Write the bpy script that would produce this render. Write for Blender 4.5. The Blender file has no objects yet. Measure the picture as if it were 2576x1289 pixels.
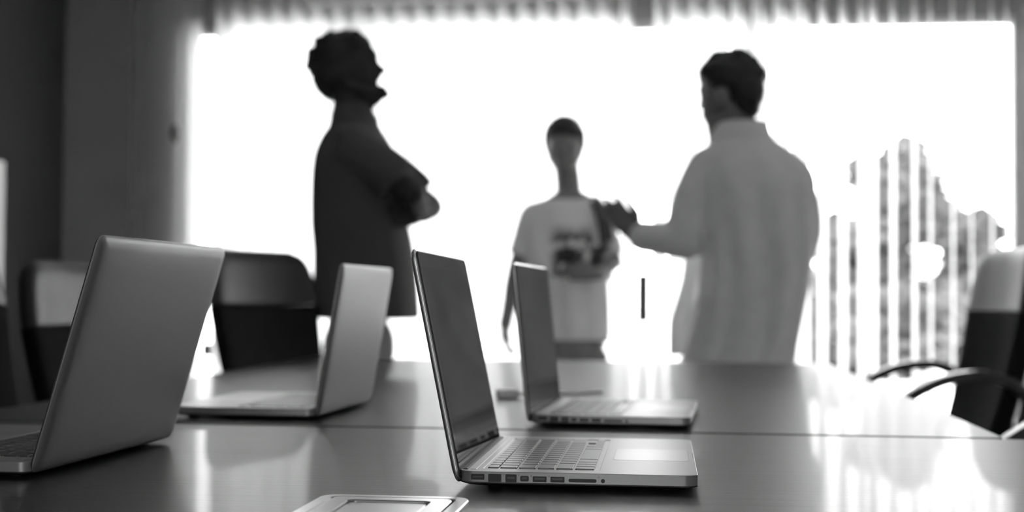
import bpy, bmesh, math, random
from mathutils import Vector, Matrix
import numpy as np
random.seed(7)
C = bpy.context.scene.collection
PI = math.pi
R = math.radians
# ------------------------------------------------------------------ camera
CAMH = 0.9244
TAB = 0.74                                     # table top height
FPX, IW, IH = 3447.0, 2576.0, 1289.0
YAW, PITCH, ROLL = 0.1175, 0.0302, 0.0070
fw = Vector((-math.sin(YAW)*math.cos(PITCH), math.cos(YAW)*math.cos(PITCH), math.sin(PITCH)))
rt0 = Vector((math.cos(YAW), math.sin(YAW), 0)); up0 = rt0.cross(fw)
rt = rt0*math.cos(ROLL) + up0*math.sin(ROLL); up = up0*math.cos(ROLL) - rt0*math.sin(ROLL)
cd = bpy.data.cameras.new('camera'); cam = bpy.data.objects.new('camera', cd); C.objects.link(cam)
cd.sensor_width = 36.0; cd.lens = FPX/IW*36.0; cd.clip_start = 0.05; cd.clip_end = 500
m = Matrix((rt, up, -fw)).transposed().to_4x4(); m.translation = (0, 0, CAMH)
cam.matrix_world = m
cd.dof.use_dof = True; cd.dof.focus_distance = 1.33; cd.dof.aperture_fstop = 3.9
bpy.context.scene.camera = cam
# ------------------------------------------------------------------ world, light, exposure
w = bpy.data.worlds.new('overcast_sky'); bpy.context.scene.world = w; w.use_nodes = True
bg = w.node_tree.nodes['Background']; bg.inputs[0].default_value = (1, 1, 1, 1); bg.inputs[1].default_value = 8.0
sc = bpy.context.scene
vs = sc.view_settings; vs.view_transform = 'Standard'; vs.look = 'None'; vs.exposure = 0.5; vs.gamma = 1.0
vs.use_curve_mapping = False
sc.cycles.max_bounces = 10; sc.cycles.diffuse_bounces = 6; sc.cycles.transparent_max_bounces = 12
sc.cycles.sample_clamp_indirect = 8.0
sc.cycles.caustics_reflective = False; sc.cycles.caustics_refractive = False
WX0, WX1, WZ0, WZ1, WY = -2.32, 1.55, 0.06, 2.215, 6.40        # window opening
pl = bpy.data.lights.new('window_portal', 'AREA'); pl.shape = 'RECTANGLE'; pl.size = WX1-WX0; pl.size_y = WZ1-WZ0
pl.cycles.is_portal = True
po = bpy.data.objects.new('window_portal', pl); C.objects.link(po)
po.location = ((WX0+WX1)/2, WY+0.2, (WZ0+WZ1)/2); po.rotation_euler = (R(-90), 0, 0)   # -Z -> towards -Y
NX0, NX1, NZ0, NZ1, NWY = -.78, .78, .95, 2.15, -3.2               # unseen window added behind the camera for front fill light
p2 = bpy.data.lights.new('fill_window_portal', 'AREA'); p2.shape = 'RECTANGLE'; p2.size = NX1-NX0; p2.size_y = NZ1-NZ0
p2.cycles.is_portal = True
po2 = bpy.data.objects.new('fill_window_portal', p2); C.objects.link(po2)
po2.location = ((NX0+NX1)/2, NWY-.22, (NZ0+NZ1)/2); po2.rotation_euler = (R(90), 0, 0)

def at(px, py, Y):
    """point of the plane y = Y seen at a pixel of the photograph"""
    d = fw + rt*((px-IW/2)/FPX) - up*((py-IH/2)/FPX)
    return Vector((0, 0, CAMH)) + d*(Y/d.y)
def on_z(px, py, z):
    d = fw + rt*((px-IW/2)/FPX) - up*((py-IH/2)/FPX)
    return Vector((0, 0, CAMH)) + d*((z-CAMH)/d.z)

# ------------------------------------------------------------------ materials
def mat(name, g, rough=0.5, metal=0.0, spec=0.5, noise=0.0, nscale=(30, 30, 30), bump=0.0, bscale=None, coat=0.0, sheen=0.0, translucent=0.0):
    M = bpy.data.materials.new(name); M.use_nodes = True
    nt = M.node_tree; b = nt.nodes['Principled BSDF']
    b.inputs['Base Color'].default_value = (g, g, g, 1); b.inputs['Roughness'].default_value = rough
    b.inputs['Metallic'].default_value = metal; b.inputs['Specular IOR Level'].default_value = spec
    b.inputs['Coat Weight'].default_value = coat; b.inputs['Sheen Weight'].default_value = sheen
    tc = nt.nodes.new('ShaderNodeTexCoord'); mp = nt.nodes.new('ShaderNodeMapping')
    mp.inputs['Scale'].default_value = nscale
    nt.links.new(tc.outputs['Object'], mp.inputs[0])
    if noise:
        n = nt.nodes.new('ShaderNodeTexNoise'); n.inputs['Scale'].default_value = 1; n.inputs['Detail'].default_value = 5
        nt.links.new(mp.outputs[0], n.inputs['Vector'])
        r = nt.nodes.new('ShaderNodeMapRange'); r.inputs[1].default_value = .25; r.inputs[2].default_value = .75
        r.inputs[3].default_value = g*(1-noise); r.inputs[4].default_value = g*(1+noise)
        nt.links.new(n.outputs[0], r.inputs[0]); nt.links.new(r.outputs[0], b.inputs['Base Color'])
    if bump:
        m2 = nt.nodes.new('ShaderNodeMapping'); m2.inputs['Scale'].default_value = bscale or nscale
        nt.links.new(tc.outputs['Object'], m2.inputs[0])
        n2 = nt.nodes.new('ShaderNodeTexNoise'); n2.inputs['Scale'].default_value = 1; n2.inputs['Detail'].default_value = 4
        nt.links.new(m2.outputs[0], n2.inputs['Vector'])
        bp = nt.nodes.new('ShaderNodeBump'); bp.inputs['Strength'].default_value = bump; bp.inputs['Distance'].default_value = .002
        nt.links.new(n2.outputs[0], bp.inputs['Height']); nt.links.new(bp.outputs[0], b.inputs['Normal'])
    if translucent:
        t = nt.nodes.new('ShaderNodeBsdfTranslucent'); t.inputs[0].default_value = (g, g, g, 1)
        mx = nt.nodes.new('ShaderNodeMixShader'); mx.inputs[0].default_value = translucent
        nt.links.new(b.outputs[0], mx.inputs[1]); nt.links.new(t.outputs[0], mx.inputs[2])
        nt.links.new(mx.outputs[0], nt.nodes['Material Output'].inputs[0])
    return M
M = {}
M['wood'] = mat('dark_wood', .03, .38, noise=.45, nscale=(5, 150, 40), bump=.22, bscale=(7, 420, 40), spec=.55, coat=.12)
M['wood_edge'] = mat('wood_edge', .03, .4)
M['steel_leg'] = mat('grey_steel', .12, .4, .8)
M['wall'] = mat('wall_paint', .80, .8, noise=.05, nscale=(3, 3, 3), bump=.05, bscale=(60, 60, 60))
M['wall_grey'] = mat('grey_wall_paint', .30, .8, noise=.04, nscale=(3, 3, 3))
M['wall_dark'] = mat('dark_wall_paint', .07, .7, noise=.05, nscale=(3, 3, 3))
M['ceiling'] = mat('ceiling_white', .85, .9, noise=.04)
M['carpet'] = mat('carpet', .35, .95, noise=.3, nscale=(60, 60, 60), bump=.4, bscale=(300, 300, 300))
M['frame'] = mat('window_frame', .55, .4, noise=.03)
M['trim'] = mat('trim_paint', .6, .5, noise=.03)
M['slat'] = mat('blind_fabric', .94, .8, spec=.1, noise=.03, nscale=(40, 40, 2), translucent=.88)
M['rail'] = mat('rail_paint', .7, .4)
M['alu'] = mat('brushed_aluminium', .30, .36, .4, noise=.03, nscale=(400, 400, 400), bump=.03, bscale=(1500, 1500, 1500))
M['alu_rim'] = mat('polished_rim', .9, .25, 1.0)
M['alu_dark'] = mat('underside_black', .02, .5)
M['rubber'] = mat('black_rubber', .018, .5)
M['key'] = mat('key_plastic', .022, .34, spec=.8, noise=.1, nscale=(300, 300, 300))
M['well'] = mat('key_well', .36, .35, .5)
M['port'] = mat('port_black', .006, .5)
M['port_in'] = mat('port_tongue', .05, .4)
M['symbol'] = mat('port_symbol_print', .02, .5)
M['glass_black'] = mat('screen_glass', .012, .02, spec=.55, noise=.3, nscale=(60, 60, 60))
M['display'] = mat('screen_panel', .022, .04, spec=.35, noise=.35, nscale=(15, 15, 15))
M['pad'] = mat('trackpad_glass', .34, .34, .5)
M['steel'] = mat('brushed_steel', .55, .3, 1.0, noise=.06, nscale=(8, 300, 300), bump=.04, bscale=(20, 900, 900))
M['gap'] = mat('gap_black', .01, .7)
M['leather'] = mat('black_leather', .012, .85, spec=.08, noise=.2, nscale=(20, 20, 20), bump=.15, bscale=(220, 220, 220))
M['leather_top'] = mat('charcoal_leather', .03, .40, spec=.36, noise=.15, nscale=(20, 20, 20), bump=.12, bscale=(220, 220, 220))
M['chair_plastic'] = mat('chair_plastic', .02, .35, noise=.1)
M['arm'] = mat('arm_plastic', .05, .3)
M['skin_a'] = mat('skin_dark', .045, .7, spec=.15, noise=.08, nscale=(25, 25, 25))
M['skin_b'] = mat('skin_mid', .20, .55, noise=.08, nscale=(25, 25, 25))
M['hair'] = mat('black_hair', .012, .6, noise=.4, nscale=(80, 80, 80), bump=.6, bscale=(160, 160, 160))
M['hair_brown'] = mat('brown_hair', .045, .7, spec=.2, noise=.4, nscale=(80, 80, 80), bump=.5, bscale=(160, 160, 160))
M['polo'] = mat('dark_polo', .085, .9, spec=.2, noise=.1, nscale=(200, 200, 200), bump=.1, bscale=(500, 500, 500))
M['shirt'] = mat('pale_shirt', .78, .85, spec=.2, noise=.05, nscale=(20, 20, 20), bump=.1, bscale=(500, 500, 500))
M['shirt_thin'] = mat('pale_shirt_front', .72, .85, spec=.2, noise=.04, nscale=(20, 20, 20), translucent=.45)
M['trouser'] = mat('dark_trousers', .05, .9, spec=.2, noise=.12, nscale=(80, 80, 80))
M['trouser_grey'] = mat('grey_trousers', .25, .9, spec=.2, noise=.1, nscale=(80, 80, 80))
M['skirt'] = mat('pale_skirt', .85, .9, spec=.2, noise=.06, nscale=(15, 15, 6), translucent=.12)
M['shoe'] = mat('shoe_leather', .02, .4)
M['eye'] = mat('eye_dark', .03, .2)
M['paving'] = mat('pale_paving', .80, .9, noise=.12, nscale=(.6, .6, .6))
M['leaf'] = mat('leaf_green', .10, .7, spec=.2, noise=.6, nscale=(.8, .8, .8), translucent=.2)
M['bark'] = mat('bark', .10, .9, noise=.3, nscale=(4, 4, 1))
M['render_wall'] = mat('pale_render', .35, .9, noise=.06)
M['cabinet'] = mat('cabinet_laminate', .55, .5, noise=.03)
M['plastic_white'] = mat('white_plastic', .9, .4)
def glass():
    G = bpy.data.materials.new('window_glass'); G.use_nodes = True; nt = G.node_tree; nt.nodes.clear()
    o = nt.nodes.new('ShaderNodeOutputMaterial'); t = nt.nodes.new('ShaderNodeBsdfTransparent'); g = nt.nodes.new('ShaderNodeBsdfGlossy')
    t.inputs[0].default_value = (.96, .96, .96, 1); g.inputs['Roughness'].default_value = .01
    f = nt.nodes.new('ShaderNodeFresnel'); f.inputs[0].default_value = 1.45
    mx = nt.nodes.new('ShaderNodeMixShader'); nt.links.new(f.outputs[0], mx.inputs[0])
    nt.links.new(t.outputs[0], mx.inputs[1]); nt.links.new(g.outputs[0], mx.inputs[2]); nt.links.new(mx.outputs[0], o.inputs[0])
    return G
M['glass'] = glass()
def print_mat():
    """white jersey with a dark leafy print low on the chest"""
    P = mat('printed_jersey', .62, .85, spec=.2); nt = P.node_tree; b = nt.nodes['Principled BSDF']
    tc = nt.nodes.new('ShaderNodeTexCoord'); sp = nt.nodes.new('ShaderNodeSeparateXYZ'); nt.links.new(tc.outputs['Object'], sp.inputs[0])
    n = nt.nodes.new('ShaderNodeTexNoise'); n.inputs['Scale'].default_value = 13; n.inputs['Detail'].default_value = 3
    nt.links.new(tc.outputs['Object'], n.inputs['Vector'])
    def mr(src, a, bb, c, d):
        r = nt.nodes.new('ShaderNodeMapRange'); r.inputs[1].default_value = a; r.inputs[2].default_value = bb
        r.inputs[3].default_value = c; r.inputs[4].default_value = d; nt.links.new(src, r.inputs[0]); return r.outputs[0]
    def mul(a, bb):
        q = nt.nodes.new('ShaderNodeMath'); q.operation = 'MULTIPLY'; nt.links.new(a, q.inputs[0]); nt.links.new(bb, q.inputs[1]); return q.outputs[0]
    zlo = mr(sp.outputs[2], 1.00, 1.02, 0, 1); zhi = mr(sp.outputs[2], 1.17, 1.23, 1, 0)
    xl = mr(sp.outputs[0], -.07, -.03, 0, 1); xr = mr(sp.outputs[0], .16, .20, 1, 0)
    k = mul(mul(zlo, zhi), mul(mul(xl, xr), mr(n.outputs[0], .38, .46, 0, 1)))
    r = nt.nodes.new('ShaderNodeMapRange'); r.inputs[3].default_value = .78; r.inputs[4].default_value = .05
    nt.links.new(k, r.inputs[0]); nt.links.new(r.outputs[0], b.inputs['Base Color'])
    return P
M['print'] = print_mat()

# ------------------------------------------------------------------ helpers
def link(name, me, material=None, parent=None, smooth=False):
    o = bpy.data.objects.new(name, me); C.objects.link(o)
    if material and not me.materials: me.materials.append(material)
    if parent: o.parent = parent
    if smooth and len(me.polygons): me.polygons.foreach_set('use_smooth', [True]*len(me.polygons))
    return o
def obj(name, bm, material, parent=None, smooth=False, loc=None):
    bmesh.ops.recalc_face_normals(bm, faces=bm.faces[:])
    me = bpy.data.meshes.new(name); bm.to_mesh(me); bm.free()
    o = link(name, me, M[material], parent, smooth)
    if loc is not None: o.location = loc
    return o
def thing(name, label, cat, loc=(0, 0, 0), rz=0, group=None):
    o = bpy.data.objects.new(name, None); C.objects.link(o); o.location = loc; o.rotation_euler = (0, 0, rz)
    o.empty_display_size = .1
    return tag(o, label, cat, group)
def tag(o, label, cat, group=None):
    o['label'] = label; o['category'] = cat
    if group: o['group'] = group
    return o
def struct(o, label=None):
    o['kind'] = 'structure'
    if label: o['label'] = label
    return o
def NB(): return bmesh.new()
def box(bm, x0, x1, y0, y1, z0, z1, bev=0, seg=2):
    t = bmesh.new(); bmesh.ops.create_cube(t, size=1)
    for v in t.verts: v.co = Vector(((x0+x1)/2+v.co.x*(x1-x0), (y0+y1)/2+v.co.y*(y1-y0), (z0+z1)/2+v.co.z*(z1-z0)))
    if bev: bmesh.ops.bevel(t, geom=t.edges[:], offset=bev, segments=seg, affect='EDGES', profile=.5)
    merge(bm, t); return bm
def merge(bm, t):
    me = bpy.data.meshes.new('tmp'); t.to_mesh(me); t.free(); bm.from_mesh(me); bpy.data.meshes.remove(me)
def rr(x0, x1, y0, y1, r, n=5):
    pts = []
    for cx, cy, a in ((x1-r, y1-r, 0), (x0+r, y1-r, 90), (x0+r, y0+r, 180), (x1-r, y0+r, 270)):
        for k in range(n+1):
            t = R(a+90*k/n); pts.append((cx+r*math.cos(t), cy+r*math.sin(t)))
    return pts
def loft(bm, rings, cap0=True, cap1=True, closed=True):
    vr = [[bm.verts.new(p) for p in ring] for ring in rings]
    n = len(vr[0])
    for a, b in zip(vr, vr[1:]):
        for i in range(n if closed else n-1):
            j = (i+1) % n
            try: bm.faces.new((a[i], a[j], b[j], b[i]))
            except ValueError: pass
    if cap0: bm.faces.new(vr[0][::-1])
    if cap1: bm.faces.new(vr[-1])
    return vr
def frame_of(d):
    d = d.normalized(); a = Vector((0, 0, 1)) if abs(d.z) < .9 else Vector((1, 0, 0))
    u = d.cross(a).normalized(); return u, d.cross(u).normalized()
def tube(bm, pts, rad, seg=14, caps='round', flat=None):
    """tapering tube through points; flat=(su,sv) squashes the section"""
    pts = [Vector(p) for p in pts]; rad = list(rad) if hasattr(rad, '__len__') else [rad]*len(pts)
    rings = []; n = len(pts); u = None
    for i, p in enumerate(pts):
        d = (pts[min(i+1, n-1)]-pts[max(i-1, 0)]).normalized()
        if u is None: u, v = frame_of(d)
        else:
            u = (u - d*u.dot(d)).normalized(); v = d.cross(u)
        def ring(c, r): 
            su, sv = flat or (1, 1)
            return [c+u*(r*su*math.cos(2*PI*k/seg))+v*(r*sv*math.sin(2*PI*k/seg)) for k in range(seg)]
        if i == 0 and caps == 'round':
            for q in (80, 55, 28): rings.append(ring(p-d*rad[0]*math.sin(R(q)), rad[0]*math.cos(R(q))))
        rings.append(ring(p, rad[i]))
        if i == n-1 and caps == 'round':
            for q in (28, 55, 80): rings.append(ring(p+d*rad[-1]*math.sin(R(q)), rad[-1]*math.cos(R(q))))
    loft(bm, rings); return bm
def smooth_path(pts, n=8):
    pts = [Vector(p) for p in pts]; out = []
    for i in range(len(pts)-1):
        p0, p1, p2, p3 = pts[max(i-1, 0)], pts[i], pts[i+1], pts[min(i+2, len(pts)-1)]
        for k in range(n):
            t = k/n
            out.append(.5*((2*p1)+(p2-p0)*t+(2*p0-5*p1+4*p2-p3)*t*t+(3*p1-p0-3*p2+p3)*t**3))
    out.append(pts[-1]); return out
def ell(bm, c, r, rot=None, seg=20, rings=12):
    t = bmesh.new(); bmesh.ops.create_uvsphere(t, u_segments=seg, v_segments=rings, radius=1)
    Mx = Matrix.Translation(Vector(c)) @ (rot.to_4x4() if rot else Matrix.Identity(4)) @ Matrix.Diagonal((*r, 1))
    bmesh.ops.transform(t, matrix=Mx, verts=t.verts[:]); merge(bm, t)
def remesh(name, bm, voxel, material, parent=None, smooth_it=4, noise=0, nscale=20):
    """fuses overlapping closed pieces into one continuous skin"""
    bmesh.ops.recalc_face_normals(bm, faces=bm.faces[:])
    me = bpy.data.meshes.new('raw'); bm.to_mesh(me); bm.free()
    o = bpy.data.objects.new('raw', me); C.objects.link(o)
    md = o.modifiers.new('r', 'REMESH'); md.mode = 'VOXEL'; md.voxel_size = voxel
    if smooth_it:
        s = o.modifiers.new('s', 'SMOOTH'); s.iterations = smooth_it; s.factor = .5
    dg = bpy.context.evaluated_depsgraph_get(); dg.update()
    out = bpy.data.meshes.new_from_object(o.evaluated_get(dg)); bpy.data.objects.remove(o); bpy.data.meshes.remove(me)
    out.name = name
    if noise:
        from mathutils import noise as N
        nr = [v.normal.copy() for v in out.vertices]
        for v, n in zip(out.vertices, nr): v.co += n*noise*(N.noise(v.co*nscale)+.5*N.noise(v.co*nscale*2.3))
    return link(name, out, M[material], parent, True)
def copy_tree(o, parent=None):
    c = o.copy(); C.objects.link(c)
    if parent: c.parent = parent
    for ch in list(o.children): copy_tree(ch, c)
    return c

# ------------------------------------------------------------------ room shell
XL, XR, YB, YF, ZC = -2.945, 2.6, -3.2, 6.34, 2.75
def sbox(name, mk, *a, **k): return struct(obj(name, box(NB(), *a), mk), k.get('label'))
sbox('floor', 'carpet', XL-.2, XR+.2, YB-.2, YF+.2, -.12, 0)
sbox('ceiling', 'ceiling', XL-.2, XR+.2, YB-.2, YF+.2, ZC, ZC+.12)
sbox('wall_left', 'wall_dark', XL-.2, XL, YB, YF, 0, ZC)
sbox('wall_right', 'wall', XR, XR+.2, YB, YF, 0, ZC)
bm = NB()
box(bm, XL-.2, NX0, YB-.2, YB, 0, ZC); box(bm, NX1, XR+.2, YB-.2, YB, 0, ZC)
box(bm, NX0, NX1, YB-.2, YB, 0, NZ0); box(bm, NX0, NX1, YB-.2, YB, NZ1, ZC)
struct(obj('wall_near', bm, 'wall'))
wn = struct(bpy.data.objects.new('fill_window', None)); C.objects.link(wn); wn.location = ((NX0+NX1)/2, YB-.1, NZ0)  # added window, never in view; brightens the figures from the camera side
a, b = (NX1-NX0)/2, NZ1-NZ0
for nm, q in (('frame_head', (-a, a, b-.05, b)), ('frame_sill', (-a, a, 0, .05)), ('frame_jamb', (-a, -a+.05, .05, b-.05)), ('frame_jamb', (a-.05, a, .05, b-.05)), ('mullion', (-.03, .03, .05, b-.05))):
    obj(nm, box(NB(), q[0], q[1], -.03, .03, q[2], q[3], .004, 1), 'frame', wn)
for q in ((-a+.05, -.03), (.03, a-.05)): obj('pane', box(NB(), q[0], q[1], -.004, .004, .05, b-.05), 'glass', wn)
bm = NB()
box(bm, XL-.2, WX0, YF, YF+.09, 0, ZC); box(bm, WX1, XR+.2, YF, YF+.09, 0, ZC)
box(bm, WX0, WX1, YF, YF+.09, WZ1, ZC); box(bm, WX0, WX1, YF, YF+.09, 0, WZ0)
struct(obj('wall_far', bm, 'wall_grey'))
sbox('baseboard_left', 'trim', XL, XL+.012, YB, YF, 0, .09)
sbox('baseboard_right', 'trim', XR-.012, XR, YB, YF, 0, .09)
# glazing: three tall panes in one frame, uprights behind the two standing men
win = struct(bpy.data.objects.new('window_1', None)); C.objects.link(win); win.location = ((WX0+WX1)/2, WY, WZ0)
cx, cz = (WX0+WX1)/2, WZ0
xm1, xm2 = at(885, 300, WY).x-cx, at(1880, 300, WY).x-cx
hw, hh = (WX1-WX0)/2, WZ1-WZ0
F = .035
for nm, a in (('frame_head', (-hw, hw, hh-F, hh)), ('frame_sill', (-hw, hw, 0, F)), ('frame_jamb', (-hw, -hw+F, F, hh-F)),
              ('frame_jamb', (hw-F, hw, F, hh-F)), ('mullion', (xm1-.025, xm1+.025, F, hh-F)), ('mullion', (xm2-.025, xm2+.025, F, hh-F))):
    obj(nm, box(NB(), a[0], a[1], -.03, .03, a[2], a[3], .004, 1), 'frame', win)
for a, b in ((-hw+F, xm1-.025), (xm1+.025, xm2-.025), (xm2+.025, hw-F)):
    obj('pane', box(NB(), a, b, -.004, .004, F, hh-F), 'glass', win)
# pull handle of the sliding pane and its lock (seen between the slats)
hp0, hp1 = at(1618, 690, 6.33), at(1617, 812, 6.33)
bm = NB(); x = hp0.x-cx; z0, z1 = hp1.z-cz, hp0.z-cz
box(bm, x-.027, x+.027, -.078, -.062, z0, z1, .003, 1)
box(bm, x-.006, x+.006, -.064, -.002, z0+.02, z0+.035); box(bm, x-.006, x+.006, -.064, -.002, z1-.035, z1-.02)
obj('pull_handle', bm, 'rubber', win)
lp = at(520, 880, 6.33); bm = NB()
box(bm, lp.x-cx-.028, lp.x-cx+.028, -.065, -.002, lp.z-cz-.035, lp.z-cz+.03, .004, 1)
obj('window_lock', bm, 'steel_leg', win)
# window jamb trims on the room side
sbox('trim_1', 'trim', WX0-.03, WX0, YF-.012, YF+.06, WZ0, WZ1+.03)
sbox('trim_2', 'trim', WX1, WX1+.06, YF-.012, YF+.06, WZ0, WZ1+.03)

# ------------------------------------------------------------------ vertical blind
SY = 6.255; SZ0, SZ1 = .06, 2.44
blind = thing('vertical_blind', 'white vertical blind of hanging fabric slats across the wide window', 'blind', (0, SY, SZ1))
bm = NB(); box(bm, -2.72, 1.60, -.025, .025, 0, .045, .004, 1); obj('head_rail', bm, 'rail', blind)
def slat_mesh(wd):
    """one hanging strip of thin fabric, slightly bowed, with a hem pocket at the bottom"""
    bm = NB(); n = 8; rows = []
    for z in (0, SZ1-SZ0-.03, SZ1-SZ0): rows.append([bm.verts.new((wd*(i/n-.5), .008*(1-(2*i/n-1)**2), -z)) for i in range(n+1)])
    for a, b in zip(rows, rows[1:]):
        for i in range(n): bm.faces.new((a[i], a[i+1], b[i+1], b[i]))
    me = bpy.data.meshes.new('slat'); bm.to_mesh(me); bm.free(); me.materials.append(M['slat'])
    me.polygons.foreach_set('use_smooth', [True]*len(me.polygons)); return me
sm = slat_mesh(.127); sm_narrow = slat_mesh(.100)
rs = random.Random(3)
xs = []
# bunched slats left of the opening, then an even row, then the widely turned ones on the right (photo positions)
for px, phi in ((362, 28), (388, 62), (414, 48), (440, 40), (466, 22)): xs.append((px, phi))
px = 492.0
while px < 2060:
    phi = 34 + (px-480)/1600*12 + rs.uniform(-4, 4)
    if abs(px-1617) < 40: phi = 60
    if abs(px-520) < 34: phi = 55
    if abs(px-1617) < 24 or abs(px-520) < 24:                  # parted slats in front of the handle and of the lock
        c0 = 1617 if px > 1000 else 520
        while xs and xs[-1][0] > c0-50: xs.pop()
        xs += [(c0-42, 64), (c0+42, 64)]; px = c0+90; continue
    xs.append((px, phi)); px += 50.5+rs.uniform(-3, 3)
xs = [q for q in xs if q[0] < 2045]
for px, phi in ((2020, 56), (2069, 62), (2121, 64), (2168, 67), (2196, 62), (2247, 68), (2301, 71), (2342, 74), (2398, 74), (2445, 75), (2497, 73), (2535, 72)):
    xs.append((px, phi))
for px, phi in xs:
    o = link('slat', sm if px < 2045 else sm_narrow, None, blind); o.location = (at(px, 500, SY).x, rs.uniform(-.003, .003), -.01); o.rotation_euler = (0, 0, R(phi))
# pale valance board above the blind (upper edge of the picture) and a cord clip on the left
a, b = at(768, 13, 6.03), at(1900, -17, 5.93)
bm = NB(); d = b-a; L = d.length
box(bm, 0, L, -.012, .012, 0, .14, .003, 1)
v = obj('valance_board', bm, 'rail'); v.location = a; v.rotation_euler = (0, 0, math.atan2(d.y, d.x))
tag(v, 'pale valance board along the top of the vertical blind', 'valance')
bp = at(438, 335, SY-.075)
bm = NB(); q = Vector((bp.x, bp.y-SY, bp.z-SZ1))
tube(bm, [q+Vector((0, .01, -.035)), q, q+Vector((.004, 0, .03))], [.012, .022, .012], 12); obj('cord_cleat', bm, 'steel_leg', blind, True)
bm = NB(); tube(bm, [q+Vector((.004, 0, .02)), q+Vector((.006, .02, .6)), Vector((q.x+.01, 0, .0))], .0022, 8); obj('pull_cord', bm, 'rail', blind, True)

# ------------------------------------------------------------------ outside
struct(obj('ground', box(NB(), -60, 60, -60, 120, -.5, -.13), 'paving'))
def tree(px, py, rpx, rpz, Y, n, label, leafsize, holes=.0, seed=1, trunk=True):
    rn = random.Random(seed); c = at(px, py, Y); s = Y/FPX
    kind = 'hedge' if 'hedge' in label else 'tree'; root = thing(kind, label, kind, (c.x, Y, -.13))
    cz = c.z+.13; rx, rz = rpx*s, rpz*s
    cl = []
    for _ in range(46):
        while True:
            p = Vector((rn.uniform(-1, 1), rn.uniform(-1, 1), rn.uniform(-1, 1)))
            if .35 < p.length < .95: break
        cl.append((Vector((p.x*rx, p.y*rx*.8, cz+p.z*rz)), rn.uniform(.16, .32)*rx))
    vs_, fs = [], []
    for _ in range(n):
        q, r = rn.choice(cl)
        p = Vector((rn.gauss(0, 1), rn.gauss(0, 1), rn.gauss(0, 1))).normalized()*r*rn.uniform(.3, 1)+q
        if p.z < .02: continue
        a = Vector((rn.gauss(0, 1), rn.gauss(0, 1), rn.gauss(0, 1))).normalized(); u, v = frame_of(a)
        L = leafsize*rn.uniform(.6, 1.3); i = len(vs_)
        vs_ += [p-u*L, p+v*L*.45, p+u*L, p-v*L*.45+a*L*.15]; fs.append((i, i+1, i+2, i+3))
    me = bpy.data.meshes.new('foliage'); me.from_pydata([tuple(x) for x in vs_], [], fs); link('foliage', me, M['leaf'], root)['kind'] = 'stuff'
    bm = NB(); tube(bm, [(0, 0, 0), (.05*rx, 0, cz*.5), (0, 0, cz)], [.07*rx+.05, .055*rx+.04, .03*rx+.03], 10); obj('trunk', bm, 'bark', root, True)
    for k in range(5):
        q = cl[k*7][0]; bm = NB(); tube(bm, [(0, 0, cz*.55), tuple(q*.5+Vector((0, 0, cz*.35))), tuple(q)], [.035*rx+.02, .03*rx, .012*rx], 8); obj('branch', bm, 'bark', root, True)
tree(2245, 650, 205, 265, 22, 9000, 'large leafy tree outside the window behind the right-hand slats', .17, seed=5)
tree(2450, 650, 85, 130, 25, 2600, 'smaller leafy tree outside at the far right of the window', .17, seed=9)
hd = tree(2240, 850, 230, 100, 19, 6500, 'dense low hedge outside below the large tree, seen between the slats', .15, seed=14)
gw0, gw1 = at(1205, 690, 30), at(1300, 800, 30)
bm = NB(); box(bm, gw0.x, gw1.x, 30, 32, -.13, gw0.z-.1); g = thing('garden_shed', 'low pale shed far outside the window between the two laptops', 'shed', (0, 0, 0))
obj('shed_wall', bm, 'render_wall', g)
bm = NB(); box(bm, gw0.x-.1, gw1.x+.1, 29.9, 32.1, gw0.z-.1, gw0.z); obj('shed_roof', bm, 'render_wall', g)

# ------------------------------------------------------------------ tables
def table(x0, x1, y0, y1, label):
    t = thing('conference_table', label, 'table', ((x0+x1)/2, (y0+y1)/2, 0))
    hx, hy = (x1-x0)/2, (y1-y0)/2
    bm = NB()
    rings = []
    for ins, z, r in ((.002, TAB, .02), (0, TAB-.002, .02), (0, TAB-.024, .02), (.02, TAB-.03, .01)):
        rings.append([(x, y, z) for x, y in rr(-hx+ins, hx-ins, -hy+ins, hy-ins, r, 4)])
    loft(bm, rings); obj('tabletop', bm, 'wood', t)
    bm = NB(); tube(bm, [(x, y, TAB-.013) for x, y in rr(-hx-.0, hx+.0, -hy-.0, hy+.0, .02, 3)]+[(hx, hy-.02, TAB-.013)], .004, 6, 'none'); 
    obj('edge_band', bm, 'wood_edge', t)
    for sx in (-1, 1):
        for sy in (-1, 1):
            bm = NB(); X, Y = sx*.30, sy*(hy-.16); box(bm, X-.03, X+.03, Y-.03, Y+.03, .01, TAB-.03, .004, 1)
            tube(bm, [(X, Y, 0), (X, Y, .012)], .035, 12, 'none'); obj('leg', bm, 'steel_leg', t)
    for sy in (-1, 1):
        bm = NB(); box(bm, -.30, .30, sy*(hy-.16)-.015, sy*(hy-.16)+.015, TAB-.09, TAB-.03); obj('cross_rail', bm, 'steel_leg', t)
    return t
SEAM = 1.912
table(-1.075, .444, SEAM, 4.03, 'dark wooden conference table with the two far laptops, behind the seam')
table(-1.35, .56, .45, SEAM-.015, 'dark wooden conference table nearest the camera with the metal cable hatch')

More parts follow.
